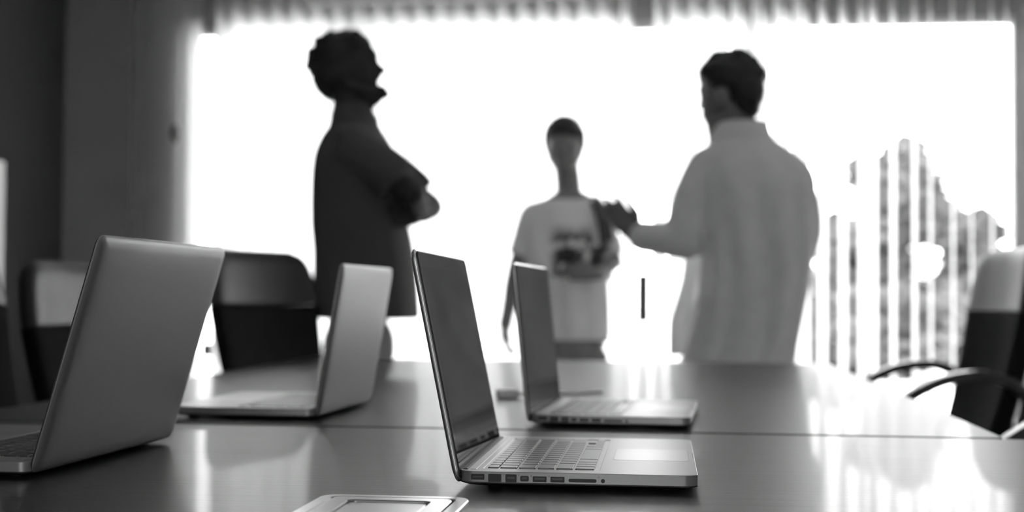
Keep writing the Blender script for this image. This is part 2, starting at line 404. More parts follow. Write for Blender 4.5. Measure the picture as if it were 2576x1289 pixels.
# cable hatch in the near table
hatch = thing('cable_hatch', 'brushed metal cable hatch set into near table at bottom of picture', 'cable hatch')
HC = [on_z(px, py, TAB) for px, py in ((806, 1254), (1186, 1265))]
hatch.location = (0, 0, TAB)
hx0, hx1, hy1 = HC[0].x+.004, HC[1].x+.0, (HC[0].y+HC[1].y)/2
hy0 = hy1-.15
def ring_plate(x0, x1, y0, y1, r, ins, z0, z1, ri, bev=.0012):
    bm = NB(); rings = []
    o = lambda i, z, rad: [(x, y, z) for x, y in rr(x0+i, x1-i, y0+i, y1-i, max(rad, .001), 6)]
    rings = [o(0, z0, r), o(0, z1-bev, r), o(bev, z1, r-bev), o(ins-bev, z1, ri+bev), o(ins, z1-bev, ri), o(ins, z0, ri)]
    vr = loft(bm, rings, False, False)
    return bm
def plate(x0, x1, y0, y1, r, z0, z1, bev=.001):
    bm = NB(); o = lambda i, z, rad: [(x, y, z) for x, y in rr(x0+i, x1-i, y0+i, y1-i, max(rad, .001), 6)]
    loft(bm, [o(0, z0, r), o(0, z1-bev, r), o(bev, z1, r-bev)]); return bm
obj('hatch_rim', ring_plate(hx0, hx1, hy0, hy1, .018, .0125, 0, .0045, .009), 'steel', hatch)
obj('hatch_seat', plate(hx0+.010, hx1-.010, hy0+.01, hy1-.01, .01, .0, .0012), 'gap', hatch)
obj('hatch_lid', ring_plate(hx0+.0135, hx1-.0145, hy0+.0135, hy1-.0135, .0085, .0175, .001, .0046, .006), 'steel', hatch)
obj('lid_insert', plate(hx0+.0315, hx1-.034, hy0+.03, hy1-.0335, .005, .001, .0028), 'steel', hatch)

# ------------------------------------------------------------------ laptops
T = .0175
UNITS = [[(1.036, 14)], [(1, 13), (1.5, 1)], [(1.5, 1), (1, 13)], [(1.75, 1), (1, 11), (1.75, 1)], [(2.25, 1), (1, 10), (2.25, 1)]]
key_cache = {}
def key_mesh(wd, dp):
    k = (round(wd, 4), round(dp, 4))
    if k in key_cache: return key_cache[k]
    bm = NB(); o = lambda i, z, r: [(x, y, z) for x, y in rr(-dp/2+i, dp/2-i, -wd/2+i, wd/2-i, r, 2)]
    loft(bm, [o(0, -.0014, .0012), o(.0001, .0002, .0012), o(.0005, .0006, .001)], False, True)
    bmesh.ops.recalc_face_normals(bm, faces=bm.faces[:])
    me = bpy.data.meshes.new('keyboard_key'); bm.to_mesh(me); bm.free(); me.materials.append(M['key']); key_cache[k] = me
    return me
def laptop(label, near, heading, lid_deg, near_is_left=True, W=.335, D=.227, L=.222, ports=True, group='open laptops'):
    """local frame: x from hinge to front edge, y from the left side to the right side, z up"""
    a = R(heading); ydir = Vector((-math.sin(a), math.cos(a), 0))
    loc = Vector((near[0], near[1], TAB)) - (Vector((0, 0, 0)) if near_is_left else ydir*W)
    lt = thing('laptop', label, 'laptop', loc, a, group)
    # --- base
    kx0, kx1 = .0195, .1335; ky0, ky1 = (W-.2885)/2, (W+.2885)/2
    bm = NB(); rc = .013
    o = lambda i, z, r=rc: [(x, y, z) for x, y in rr(0+i, D-i, 0+i, W-i, max(r-i*.3, .003), 6)]
    rings = [o(.055, .0016), o(.030, .0018), o(.016, .0026), o(.006, .0045), o(.0012, .0062), o(0, .0075), o(0, T-.0004), o(.0005, T)]
    kr = [(x, y, T) for x, y in rr(kx0, kx1, ky0, ky1, .002, 6)]
    rings += [kr, [(x, y, T-.0007) for x, y in rr(kx0+.0006, kx1-.0006, ky0+.0006, ky1-.0006, .0016, 6)]]
    loft(bm, rings); base = obj('base', bm, 'alu', lt, True); base.data.set_sharp_from_angle(angle=R(32))
    bm = NB(); o2 = lambda i, z: [(x, y, z) for x, y in rr(i, D-i, i, W-i, .012, 6)]
    loft(bm, [o2(.054, .0012), o2(.029, .0014), o2(.015, .0022), o2(.0045, .0044), o2(-.0001, .0063), o2(-.0001, .0067), o2(.0003, .0067)], True, False)
    obj('bottom_case', bm, 'alu_dark', lt)
    for fx in (.03, D-.03):
        for fy in (.035, W-.035):
            bm = NB(); tube(bm, [(fx, fy, 0), (fx, fy, .003)], [.007, .0075], 12, 'none'); obj('rubber_foot', bm, 'rubber', lt)
    # keys
    U = .01905; y0 = (W-14.5*U)/2
    rows = [(.0287, .0102), (.0437, .0160), (.0624, .0162), (.0805, .0162), (.0987, .0162)]
    def key(x, yc, wd, dp):
        k = link('keyboard_key', key_mesh(wd, dp), None, base); k.location = (x, yc, T)
    for (xc, dp), spec in zip(rows, UNITS):
        y = y0
        for u, n in spec:
            for _ in range(n): key(xc, y+u*U/2, u*U-.0026, dp); y += u*U
    y = y0; xc = .1183
    for u in (1, 1, 1, 1.25, 5, 1.25, 1): key(xc, y+u*U/2, u*U-.0026, .0184); y += u*U
    for k in range(3):
        if k == 1:
            key(xc-.0047, y+U/2, U-.0026, .0085); key(xc+.0047, y+U/2, U-.0026, .0085)
        else: key(xc+.0047, y+U/2, U-.0026, .0085)
        y += U
    bm = NB(); o = lambda i, z: [(x, y, z) for x, y in rr(.1435+i, .2205-i, W/2-.0525+i, W/2+.0525-i, .003, 3)]
    loft(bm, [o(-.0004, T-.0005), o(-.0004, T+.00003)]); obj('trackpad_gap', bm, 'port_in', base)
    bm = NB(); loft(bm, [o(0, T-.0005), o(0, T+.0001)]); obj('trackpad', bm, 'pad', base)
    bm = NB(); box(bm, D-.0022, D+.0002, W/2-.028, W/2+.028, T-.0045, T+.0001, .0008, 1); obj('thumb_notch', bm, 'port_in', base)
    if ports:
        def slot(x0, x1, z0, z1, r, mk='port', e=.0002):
            bm = NB(); loft(bm, [[(x, -q, z) for x, z in rr(x0, x1, z0, z1, r, 4)] for q in (-.001, e)]); return bm
        P = [('power_port', .0113, .0242, T-.0080, T-.0024, .0006), ('network_port', .0278, .0405, T-.0098, T-.0022, .0003),
             ('data_port', .0444, .0552, T-.0098, T-.0022, .0005), ('display_port', .0586, .0669, T-.0088, T-.0034, .0015),
             ('usb_port', .0706, .0839, T-.0090, T-.0036, .0004), ('usb_port', .0876, .1010, T-.0090, T-.0036, .0004),
             ('card_slot', .1048, .1315, T-.0085, T-.0052, .0016), ('audio_jack', .1355, .1395, T-.0088, T-.0048, .00199)]
        for nm, x0, x1, z0, z1, r in P:
            p = obj(nm, slot(x0, x1, z0, z1, r), 'port', base)
            if nm in ('power_port', 'usb_port', 'display_port', 'data_port'):
                zc = (z0+z1)/2; bm = slot(x0+.0018, x1-.0018, zc-.0006, zc+.0006+(.0008 if nm != 'power_port' else 0), .0003, e=.00028)
                mats = M['port_in']; bmesh.ops.recalc_face_normals(bm, faces=bm.faces[:])
                me = bpy.data.meshes.new('port_tongue'); bm.to_mesh(me); bm.free()
                # joined into the port itself: a port is the deepest level
                q = bmesh.new(); q.from_mesh(p.data); n0 = len(q.faces); q.from_mesh(me); q.faces.ensure_lookup_table()
                for f in q.faces[n0:]: f.material_index = 1
                q.to_mesh(p.data); q.free(); p.data.materials.append(mats); bpy.data.meshes.remove(me)
        def sym(strokes, x, z, s):
            bm = NB()
            for st in strokes:
                for (ax, az), (bx, bz) in zip(st, st[1:]):
                    d = Vector((bx-ax, 0, bz-az)).normalized()*.0; n = Vector((-(bz-az), 0, bx-ax)).normalized()*.00012
                    A, B = Vector((x+ax*s, -.0001, z+az*s)), Vector((x+bx*s, -.0001, z+bz*s))
                    bm.faces.new([bm.verts.new(p) for p in (A+n, B+n, B-n, A-n)])
            obj('port_symbol', bm, 'symbol', base)
        zs = T-.0030
        sym([[(-.5, 1), (0, .2), (.5, 1)], [(0, .2), (0, -1)]], .0428, zs, .0011)
        sym([[(.3, 1), (-.3, 0), (.3, 0), (-.3, -1)]], .0573, zs, .0012)
        trident = [[(0, -1), (0, 1)], [(0, -.4), (.5, 0), (.5, .5)], [(0, -.7), (-.5, -.2), (-.5, .3)]]
        sym(trident, .0692, zs-.0004, .0011); sym(trident, .0862, zs-.0004, .0011)
        sym([[(-.7, -.8), (-.8, 0), (-.5, .7), (0, .9), (.5, .7), (.8, 0), (.7, -.8)]], .1333, zs-.0006, .0010)
    # hinge: black barrel and bright rear lip
    bm = NB(); tube(bm, [(.0035, .016, T-.0034), (.0035, W-.016, T-.0034)], .0046, 14, 'none'); obj('hinge_barrel', bm, 'rubber', lt, False)
    bm = NB(); loft(bm, [[(.0085, y, T-.001), (.0088, y, T+.0004), (.0140, y, T+.0004), (.0150, y, T-.001)] for y in (.0155, W-.0155)]); obj('rear_lip', bm, 'alu', lt)
    # --- lid, built in (l, y, t) and laid over by the opening angle
    ca, sa = math.cos(R(lid_deg)), math.sin(R(lid_deg)); hz = T-.0035
    nx, nz = -sa, ca                                              # outward (back) direction of the lid
    def lp(l, y, t): return (ca*l+nx*t, y, hz+sa*l+nz*t)
    o = lambda i, t, r=.011: [lp(x, y, t) for x, y in rr(-.0075+i, L-i, i, W-i, max(r-i*.2, .004), 6)]
    bm = NB(); loft(bm, [o(.0028, .0012), o(0, .0026), o(0, .0038), o(.0018, .0056), o(.006, .0071), o(.014, .0078), o(.03, .0081)])
    lid = obj('lid', bm, 'alu', lt); lid.data.polygons.foreach_set('use_smooth', [True]*len(lid.data.polygons))
    lid.data.set_sharp_from_angle(angle=R(40))
    bm = NB(); loft(bm, [o(.0026, .0007), o(-.0001, .0022), o(-.0001, .0026), o(.0002, .0026)], False, False); obj('lid_rim', bm, 'alu_rim', lid)
    bm = NB(); loft(bm, [o(.0024, .0010, .010), o(.0024, .0000, .010), o(.0030, -.0004, .009)]); obj('lid_gasket', bm, 'rubber', lid)
    bm = NB(); loft(bm, [o(.0032, -.0002, .009), o(.0036, -.0006, .008)]); obj('screen_glass', bm, 'glass_black', lid)
    bm = NB(); o3 = lambda t: [lp(x, y, t) for x, y in rr(.020, L-.018, .0185, W-.0185, .0005, 2)]
    loft(bm, [o3(-.0004), o3(-.00063)]); obj('display_panel', bm, 'display', lid)
    return lt
laptop('sharp silver laptop in front centre, screen facing right, ports on its near side', (-.2034+.0, 1.3053), .5, 101.7)
laptop('large silver laptop at front left, seen from the back of its lid', (-.6346, 1.3007), 179.0, 106.1, False, .364, .249, .240, ports=False)
laptop('silver laptop on the far table at left, lid back towards us', (-.5269, 1.9828), 178.9, 99.2, False, ports=False)
laptop('silver laptop on the far table just behind the front one, its keyboard to the right', (-.2025, 1.952), -2.7, 96.2)

# ------------------------------------------------------------------ chairs
def chair_proto():
    ch = thing('office_chair', '', 'chair')
    def panel(z0, z1, w0, w1, round_top):
        """padded panel: rings of (half width) along the leaning back"""
        n = 14; rings = []
        def xb(z): return -.215-(z-.48)*.21-.02*math.sin((z-.48)*5)
        for i in range(n+1):
            t = i/n; z = z0+(z1-z0)*t; w = w0+(w1-w0)*t; th = .03
            if round_top: 
                e = max(0, (z-(z1-.10))/.10); w *= 1-.30*(1-math.sqrt(max(0, 1-e**2.6))); th *= math.sqrt(max(.05, 1-e**6))
            pass
            ring = []
            for k in range(24):
                a = 2*PI*k/24; c, s = math.cos(a), math.sin(a)
                yy = w*math.copysign(abs(c)**.35, c); xx = th*math.copysign(abs(s)**.6, s)
                ring.append((xb(z)+xx+.035*(yy/.255)**2, yy, z))
            rings.append(ring)
        bm = NB(); loft(bm, rings); return bm
    obj('backrest', panel(.46, .897, .215, .255, False), 'leather', ch, True)
    obj('headrest_panel', panel(.8975, 1.062, .255, .235, True), 'leather_top', ch, True)
    bm = NB(); rings = []
    for ins, z in ((.03, .405), (.0, .415), (.0, .455), (.012, .475), (.05, .486)): rings.append([(x, y, z) for x, y in rr(-.24+ins, .25-ins, -.25+ins, .25-ins, .07, 5)])
    loft(bm, rings); obj('seat', bm, 'leather', ch, True)
    bm = NB(); box(bm, -.14, .14, -.13, .13, .385, .407, .005, 1); box(bm, -.30, -.20, -.03, .03, .39, .42); box(bm, -.315, -.285, -.03, .03, .39, .62); obj('seat_plate', bm, 'chair_plastic', ch)
    for s in (-1, 1):
        pts = smooth_path([(-.255, s*.272, .60), (-.275, s*.275, .69), (-.20, s*.277, .742), (-.10, s*.277, .738), (-.01, s*.277, .70), (.075, s*.277, .63), (.10, s*.272, .55), (.07, s*.25, .44), (.0, s*.12, .40)], 6)
        bm = NB(); rings = []
        for i, p in enumerate(pts):
            d = (pts[min(i+1, len(pts)-1)]-pts[max(i-1, 0)]).normalized(); sd = Vector((0, 1, 0)); sd = (sd-d*sd.dot(d)).normalized(); nn = d.cross(sd)
            rings.append([p+sd*a*.023+nn*b*.012 for a, b in ((-1, -.6), (-.8, -1), (.8, -1), (1, -.6), (1, .6), (.8, 1), (-.8, 1), (-1, .6))])
        loft(bm, rings); obj('armrest', bm, 'arm', ch)
    bm = NB(); tube(bm, [(0, 0, .08), (0, 0, .24)], .03, 16, 'none'); tube(bm, [(0, 0, .24), (0, 0, .39)], .018, 16, 'none'); obj('gas_column', bm, 'chair_plastic', ch)
    for k in range(5):
        a = 2*PI*k/5+.3; d = Vector((math.cos(a), math.sin(a), 0))
        bm = NB(); tube(bm, [d*.02+Vector((0, 0, .115)), d*.16+Vector((0, 0, .10)), d*.30+Vector((0, 0, .075))], [.026, .022, .016], 10); lg = obj('base_leg', bm, 'chair_plastic', ch)
        bm = NB(); s = Vector((-d.y, d.x, 0))
        for e in (-1, 1): tube(bm, [d*.30+s*e*.006+Vector((0, 0, .028)), d*.30+s*e*.024+Vector((0, 0, .028))], .028, 14, 'none')
        tube(bm, [d*.30+Vector((0, 0, .03)), d*.30+Vector((0, 0, .075))], .008, 8, 'none'); obj('caster', bm, 'rubber', lg)
    return ch
proto = chair_proto()
places = [((.55, 3.66), 180+3, 1, 'black office chair at far right of the table, loop arms by the slats'),
          ((.60, 2.22), 180-2, 1, 'black office chair nearest at right, only its loop arms in view'),
          ((-.95, 3.92), -20, 1, 'broad black office chair back behind the far left laptop'),
          ((-1.115, 3.12), -6, .945, 'black padded chair half hidden behind the large left laptop lid'),
          ((-1.065, 2.42), 3, 1, 'black office chair cut off by left edge of picture')]
for i, ((x, y), rz, s, lab) in enumerate(places):
    c = proto if i == 0 else copy_tree(proto)
    if x < 0:                                     # the chairs along the left side have no arms
        for q in [q for q in c.children if q.name.startswith('armrest')]: bpy.data.objects.remove(q)
    c.location = (x, y, 0); c.rotation_euler = (0, 0, R(rz)); c.scale = (1, 1, s); c['label'] = lab; c['group'] = 'office chairs around the table'

# ------------------------------------------------------------------ people
def hand(bm, wrist, d, nrm, side, curl=.35, s=1.0, spread=.10, point=None, thumb_up=.6):
    """palm and five fingers; d = along the hand, nrm = out of the palm, side = towards the thumb"""
    d = d.normalized(); nrm = (nrm-d*nrm.dot(d)).normalized(); side = d.cross(nrm).normalized()*(1 if d.cross(nrm).dot(side) > 0 else -1)
    wr = Vector(wrist); kn = []
    for i, off in enumerate((.030, .010, -.010, -.029)):
        k = wr+d*(.088-.004*abs(i-1))*s+side*off*s
        tube(bm, [wr+side*off*.6*s, k], [.014*s, .0115*s], 10); kn.append(k)
    tube(bm, [wr-d*.02*s, wr+d*.05*s], [.024*s, .022*s], 12)
    for i, (k, ln) in enumerate(zip(kn, (.072, .080, .074, .058))):
        c = curl if point != i else .03
        p = k; dd = (d+side*(.5-i/3)*2*spread).normalized(); pts = [p]; ang = 0
        for j, f in enumerate((.45, .32, .23)):
            ang += c*(.9+.35*j); v = dd*math.cos(ang)+nrm*math.sin(ang); p = p+v*ln*f*s; pts.append(p)
        tube(bm, pts, [.0100*s, .0092*s, .0085*s, .0072*s], 10)
    b = wr+d*.022*s+side*.024*s
    v1 = (d*.75+side*.75+nrm*.25).normalized(); v2 = (d*.95+side*.25+nrm*(.25+curl*.4)).normalized()
    tube(bm, [b, b+v1*.040*s, b+v1*.040*s+v2*.030*s, b+v1*.040*s+v2*.055*s], [.015*s, .0125*s, .0105*s, .008*s], 10)
class Fig:
    """a standing figure whose joints are given where the photo shows them, on the plane y = Y0"""
    def __init__(s, px, Y0): s.Y0 = Y0; s.o = Vector((at(px, 700, Y0).x, Y0, 0)); s.k = Y0/FPX
    def p(s, px, py, dv=0):
        q = at(px, py, s.Y0); return Vector((q.x-s.o.x, dv, q.z))
    def torso(s, bm, secs, fold=None, n=44, pw=.85, sub=5):
        rows = []
        for i in range(len(secs)-1):
            for k in range(sub):
                t = k/sub; P = [secs[max(i-1, 0)], secs[i], secs[i+1], secs[min(i+2, len(secs)-1)]]
                rows.append([.5*((2*P[1][j])+(P[2][j]-P[0][j])*t+(2*P[0][j]-5*P[1][j]+4*P[2][j]-P[3][j])*t*t+(3*P[1][j]-P[0][j]-3*P[2][j]+P[3][j])*t**3) for j in range(len(secs[0]))])
        rows.append(list(secs[-1])); rings = []
        for r in rows:
            y, xl, xr, hv = r[:4]; cv = r[4] if len(r) > 4 else 0
            a, b = s.p(xl, y), s.p(xr, y); c = (a+b)/2; hu = (b.x-a.x)/2; ring = []
            for q in range(n):
                th = 2*PI*q/n; cs, sn = math.cos(th), math.sin(th); f = 1+(fold(th, c.z) if fold else 0)
                ring.append((c.x+hu*math.copysign(abs(cs)**pw, cs), cv+hv*f**3*math.copysign(abs(sn)**pw, sn), c.z))
            rings.append(ring)
        loft(bm, rings)

def legs(f, hipx, dvs, spread, mk, parent, zt, hip_r=.095, bottom=.07, name='trousers', fdir=(0, -1)):
    bm = NB(); hx = hipx; o = []
    for k, (dx, dv) in enumerate(((-spread, dvs[0]), (spread, dvs[1]))):
        tube(bm, [(hx+dx*.9, dv, zt-.10), (hx+dx, dv, .48), (hx+dx, dv*1.05+.01, bottom)], [hip_r*.95, .068, .060], 18, 'none'); o.append((hx+dx, dv))
    ell(bm, (hx, (dvs[0]+dvs[1])/2, zt-.05), (spread+.045 if spread > .02 else .12, max(.105, abs(dvs[1]-dvs[0])/2+.1), .14))
    remesh(name, bm, .012, mk, parent, 3)
    for x, y in o:
        bm = NB(); F = Vector((fdir[0], fdir[1], 0))
        tube(bm, [Vector((x, y, .045))-F*.05, Vector((x, y, .045))+F*.06, Vector((x, y, .032))+F*.155], [.042, .042, .030], 14, flat=(1, 1))
        for v in bm.verts: v.co.z = max(v.co.z, 0)
        obj('shoe', bm, 'shoe', parent, True)
    return o

# ---- man at left: profile, head thrown back, arms crossed
f = Fig(905, 4.60); P = f.p; k = f.k
bm = NB()
f.torso(bm, [(300, 858, 930, .055), (345, 850, 950, .11), (400, 822, 978, .18), (500, 808, 995, .185), (620, 812, 1010, .17), (740, 820, 1010, .175)], sub=3)   # chest under the shirt
tube(bm, [P(876, 330), P(882, 285), P(884, 215)], [.072, .064, .060], 18)                                     # neck
rot = Matrix.Rotation(R(-18), 3, 'Y')
ell(bm, P(868, 163), (.098, .076, .094)); ell(bm, P(906, 180), (.056, .066, .078), rot)                      # skull, face
tube(bm, [P(885, 222), P(925, 232), P(958, 238)], [.050, .040, .019], 14, flat=(1, 1)); ell(bm, P(966, 237), (.022, .028, .019)); ell(bm, P(932, 250), (.042, .040, .028)); ell(bm, P(912, 268), (.042, .045, .035))
for s in (-1, 1): tube(bm, [P(872, 215, s*.055), P(915, 232, s*.045), P(953, 238, s*.015)], [.024, .020, .016], 10)   # jaw
tube(bm, [P(924, 128), P(936, 144), P(940, 158)], [.026, .026, .018], 10)                                                        # brow
tube(bm, [P(942, 156), P(956, 170), P(966, 178)], [.010, .013, .012], 10); ell(bm, P(953, 183), (.012, .016, .008))    # nose
ell(bm, P(948, 195), (.018, .022, .008)); ell(bm, P(962, 220), (.014, .020, .009)); ell(bm, P(940, 208), (.016, .03, .03))                             # lips, mouth open between
for s in (-1, 1):
    ell(bm, P(926, 166, s*.033), (.012, .013, .011)); ell(bm, P(868, 193, s*.078), (.020, .010, .032))        # eyes, ears
def arm(bm, S, E, Wr, r=(.052, .044, .040, .028)): tube(bm, smooth_path([S, (S+E)/2, E], 3), [r[0]]*3+[r[1]]*4, 16); tube(bm, smooth_path([E, (E*.6+Wr*.4), Wr], 3), [r[1]]+[r[2]*1.05]*3+[(r[2]+r[3])/2, r[3], r[3]], 16)
S1, E1, W1 = P(905, 378, -.165), P(1062, 497, -.185), P(1058, 535, .045)
S2, E2, W2 = P(905, 378, .165), P(1060, 512, .185), P(1040, 552, -.055)
arm(bm, S1, E1, W1); arm(bm, S2, E2, W2)
hand(bm, W1, Vector((-.25, 1, .15)), Vector((-1, 0, 0)), Vector((0, 0, 1)), .5, 1.0); hand(bm, W2, Vector((-.55, -.8, .1)), Vector((-1, .4, 0)), Vector((0, 0, 1)), .25, 1.0)
for s in (-1, 1): tube(bm, [P(905, 730, s*.09), Vector((0, s*.09, .48)), Vector((0, s*.10, .09))], [.085, .06, .045], 14)
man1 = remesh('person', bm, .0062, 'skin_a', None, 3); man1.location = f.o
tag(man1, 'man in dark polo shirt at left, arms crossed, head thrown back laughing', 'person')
bm = NB()
f.torso(bm, [(292, 842, 944, .075), (318, 833, 955, .105), (345, 820, 970, .175), (385, 805, 990, .215), (430, 797, 1002, .225), (500, 793, 1010, .222), (570, 793, 1024, .215), (640, 798, 1038, .212), (720, 797, 1046, .217), (770, 797, 1049, .22), (802, 799, 1051, .222)],
        fold=lambda th, z: .012*math.sin(th*9+z*7)*(1.35-z if z < 1.35 else 0)*2)
for S, E in ((S1, E1), (S2, E2)): tube(bm, smooth_path([S*1.0+Vector((-.02, -.0, .0)), S.lerp(E, .5)+Vector((0, 0, .004)), S.lerp(E, .80)], 4), [.082]*4+[.079]*3+[.076, .075], 18, 'none')
remesh('polo_shirt', bm, .009, 'polo', man1, 4)
bm = NB()                                                            # collar
f.torso(bm, [(262, 842, 930, .066), (285, 834, 944, .074), (306, 832, 955, .083)], sub=2); remesh('collar', bm, .008, 'polo', man1, 2)
bm = NB()
ell(bm, P(855, 150), (.098, .084, .096)); ell(bm, P(838, 190), (.076, .080, .080)); ell(bm, P(835, 228), (.032, .066, .030)); ell(bm, P(890, 112), (.060, .072, .046))
rh = random.Random(2)
for q in range(70):
    a = R(rh.uniform(35, 235)); r = rh.uniform(.9, 1.0); dv = rh.uniform(-.06, .06); sc_ = math.sqrt(max(0, 1-(dv/.085)**2))
    ell(bm, P(858+80*r*math.cos(a)*(.5+.5*sc_), 158-77*r*math.sin(a)*(.5+.5*sc_), dv), [rh.uniform(.012, .02)]*3, seg=8, rings=6)
for x, y in ((915, 104), (905, 92), (925, 112), (895, 84), (815, 235), (828, 246), (806, 225)): ell(bm, P(x, y), (.017, .04, .015), seg=10, rings=6)
remesh('hair', bm, .0075, 'hair', man1, 2, .004, 60)
legs(f, 0.0, (-.10, .10), .0, 'trouser_grey', man1, .80, fdir=(1, 0))

# ---- man at right: back to us, left arm held out
f = Fig(1868, 4.62); P = f.p
bm = NB()
f.torso(bm, [(345, 1810, 1925, .07), (385, 1775, 1975, .085), (440, 1760, 2020, .105), (520, 1765, 2030, .11), (640, 1780, 2025, .11), (760, 1775, 2010, .11), (880, 1760, 1985, .12)], sub=3)
tube(bm, [P(1866, 355), P(1858, 310), P(1850, 240)], [.068, .060, .060], 18)
ell(bm, P(1845, 205), (.098, .090, .094)); ell(bm, P(1803, 238, .025), (.056, .066, .078))
tube(bm, [P(1835, 285, .01), P(1806, 312, .025), P(1793, 324, .03)], [.048, .036, .022], 14)
for s in (-.05, .075): tube(bm, [P(1838, 275, s), P(1800, 315, s*.5+.015)], [.024, .018], 10)
tube(bm, [P(1769, 236, .045), P(1765, 262, .05)], [.009, .012], 10); tube(bm, [P(1780, 225, .02), P(1787, 285, .015), P(1802, 330, .01)], [.030, .028, .028], 12); tube(bm, [P(1812, 318, .01), P(1818, 352, .01)], [.046, .05], 14); tube(bm, [P(1772, 215, .03), P(1768, 228, .05)], [.02, .016], 10)
ell(bm, P(1771, 285, .045), (.012, .02, .008)); ell(bm, P(1776, 298, .043), (.012, .018, .008))
for s in (.01, .075): ell(bm, P(1772, 236, s), (.012, .012, .011))
ell(bm, P(1815, 250, -.072), (.020, .010, .034)); ell(bm, P(1830, 250, .10), (.018, .010, .032))
S1, E1, W1 = P(1765, 440, -.02), P(1722, 610, -.06), P(1600, 594, -.02)
S2, E2, W2 = P(1996, 440, .02), P(2018, 610, .03), P(1985, 705, .20)
arm(bm, S1, E1, W1, (.05, .042, .040, .029)); arm(bm, S2, E2, W2, (.05, .042, .038, .028))
hand(bm, W1, Vector((-.62, .05, .72)), Vector((-.25, -1, -.1)), Vector((.7, 0, .6)), .30, 1.05, point=0)
hand(bm, W2, Vector((-.5, .8, -.1)), Vector((-.5, -.5, -.3)), Vector((0, 0, 1)), .45)
for s in (-1, 1): tube(bm, [Vector((s*.09, .0, .72)), Vector((s*.10, 0, .48)), Vector((s*.11, 0, .09))], [.085, .06, .045], 14)
man2 = remesh('person', bm, .0062, 'skin_b', None, 3); man2.location = f.o
tag(man2, 'man in pale button shirt at right, seen from behind, left arm held out', 'person')
bm = NB()
def fold2(th, z):
    v = .075*abs(math.sin(th*5.5+z*1.5+.4*math.sin(z*6)))+.045*math.sin(th*4-z*8)-.03
    return v*max(0, min(1, (1.42-z)*3))
f.torso(bm, [(345, 1795, 1942, .082), (362, 1782, 1962, .095), (385, 1757, 1998, .11), (415, 1737, 2032, .125), (450, 1732, 2050, .135), (500, 1742, 2054, .14), (560, 1752, 2054, .14), (640, 1760, 2047, .14), (720, 1752, 2036, .14), (800, 1738, 2021, .14), (860, 1722, 2009, .142), (925, 1708, 1998, .145)], fold=fold2, sub=6)
tube(bm, smooth_path([S1+Vector((.02, 0, .02)), S1.lerp(E1, .5)+Vector((-.01, 0, 0)), E1], 4), [.072]*4+[.067]*4+[.062], 18)
tube(bm, smooth_path([E1, E1.lerp(W1, .45), E1.lerp(W1, .84)], 4), [.062]*3+[.056]*3+[.052, .052, .053], 18)
tube(bm, smooth_path([S2+Vector((-.02, 0, .01)), S2.lerp(E2, .5)+Vector((.012, 0, 0)), E2], 4), [.068]*4+[.066]*4+[.06], 18)
tube(bm, [E2, E2.lerp(W2, .5), E2.lerp(W2, .95)], [.06, .05, .045], 18)
remesh('shirt', bm, .009, 'shirt', man2, 4)
bm = NB(); f.torso(bm, [(306, 1806, 1932, .07), (330, 1790, 1938, .080), (356, 1782, 1950, .088)], sub=2); remesh('shirt_collar', bm, .008, 'shirt', man2, 2)
bm = NB(); rows = []
for t in np.linspace(0, 1, 12):
    y = 640+t*258; x0 = 1722-20*math.sin(t*2.2)-16*t*t*1.6+12*math.sin(t*7)*.4; x1 = 1765-40*t
    a, b = P(x0, y, .13), P(x1, y, .09); rows.append([a, (a+b)/2+Vector((0, .01, 0)), b, b+Vector((0, .004, 0)), (a+b)/2+Vector((0, .014, 0)), a+Vector((0, .004, 0))])
loft(bm, rows); obj('shirt_front', bm, 'shirt_thin', man2, True)
bm = NB()
ell(bm, P(1846, 197), (.108, .098, .090)); ell(bm, P(1872, 232, -.02), (.070, .088, .080)); ell(bm, P(1800, 185, .02), (.060, .080, .055)); ell(bm, P(1884, 272, -.02), (.040, .07, .04))
for q in range(60):
    a = R(rh.uniform(0, 180)); dv = rh.uniform(-.07, .07); s_ = .5+.5*math.sqrt(max(0, 1-(dv/.1)**2))
    ell(bm, P(1842+80*math.cos(a)*s_, 196-64*math.sin(a)*s_, dv), [rh.uniform(.011, .018)]*3, seg=8, rings=6)
remesh('hair', bm, .0075, 'hair', man2, 2, .004, 60)
legs(f, 0.0, (0, .02), .10, 'trouser', man2, .78, fdir=(-.5, .85))

# ---- woman in the middle, facing us
f = Fig(1425, 5.70); P = f.p
bm = NB()
f.torso(bm, [(484, 1398, 1470, .045), (500, 1372, 1497, .062), (520, 1352, 1508, .075), (580, 1345, 1515, .085), (660, 1355, 1515, .085), (760, 1372, 1520, .09), (860, 1360, 1530, .10)], sub=3)
tube(bm, [P(1432, 500, .01), P(1429, 460, .012), P(1423, 410, .02)], [.056, .053, .052], 18)
ell(bm, P(1420, 350, .01), (.076, .090, .088)); ell(bm, P(1419, 380, -.025), (.067, .060, .078)); ell(bm, P(1420, 425, -.058), (.024, .022, .018))
for s in (-1, 1):
    tube(bm, [P(1420+s*33, 395, 0), P(1420+s*16, 424, -.05)], [.020, .016], 10); ell(bm, P(1420+s*19, 368, -.078), (.014, .010, .010)); ell(bm, P(1420+s*45, 372, .01), (.008, .016, .028))
tube(bm, [P(1420, 362, -.084), P(1420, 388, -.102)], [.007, .011], 10); ell(bm, P(1420, 408, -.082), (.022, .012, .006)); ell(bm, P(1420, 413, -.080), (.019, .012, .007))
tube(bm, [P(1405, 358, -.080), P(1435, 358, -.080)], .012, 10)
S1, E1, W1 = P(1340, 544, .0), P(1304, 660, -.01), P(1276, 815, -.06)
S2, E2, W2 = P(1508, 544, .0), P(1545, 660, -.02), P(1508, 692, -.17)
arm(bm, S1, E1, W1, (.042, .038, .037, .029)); arm(bm, S2, E2, W2, (.042, .036, .033, .024))
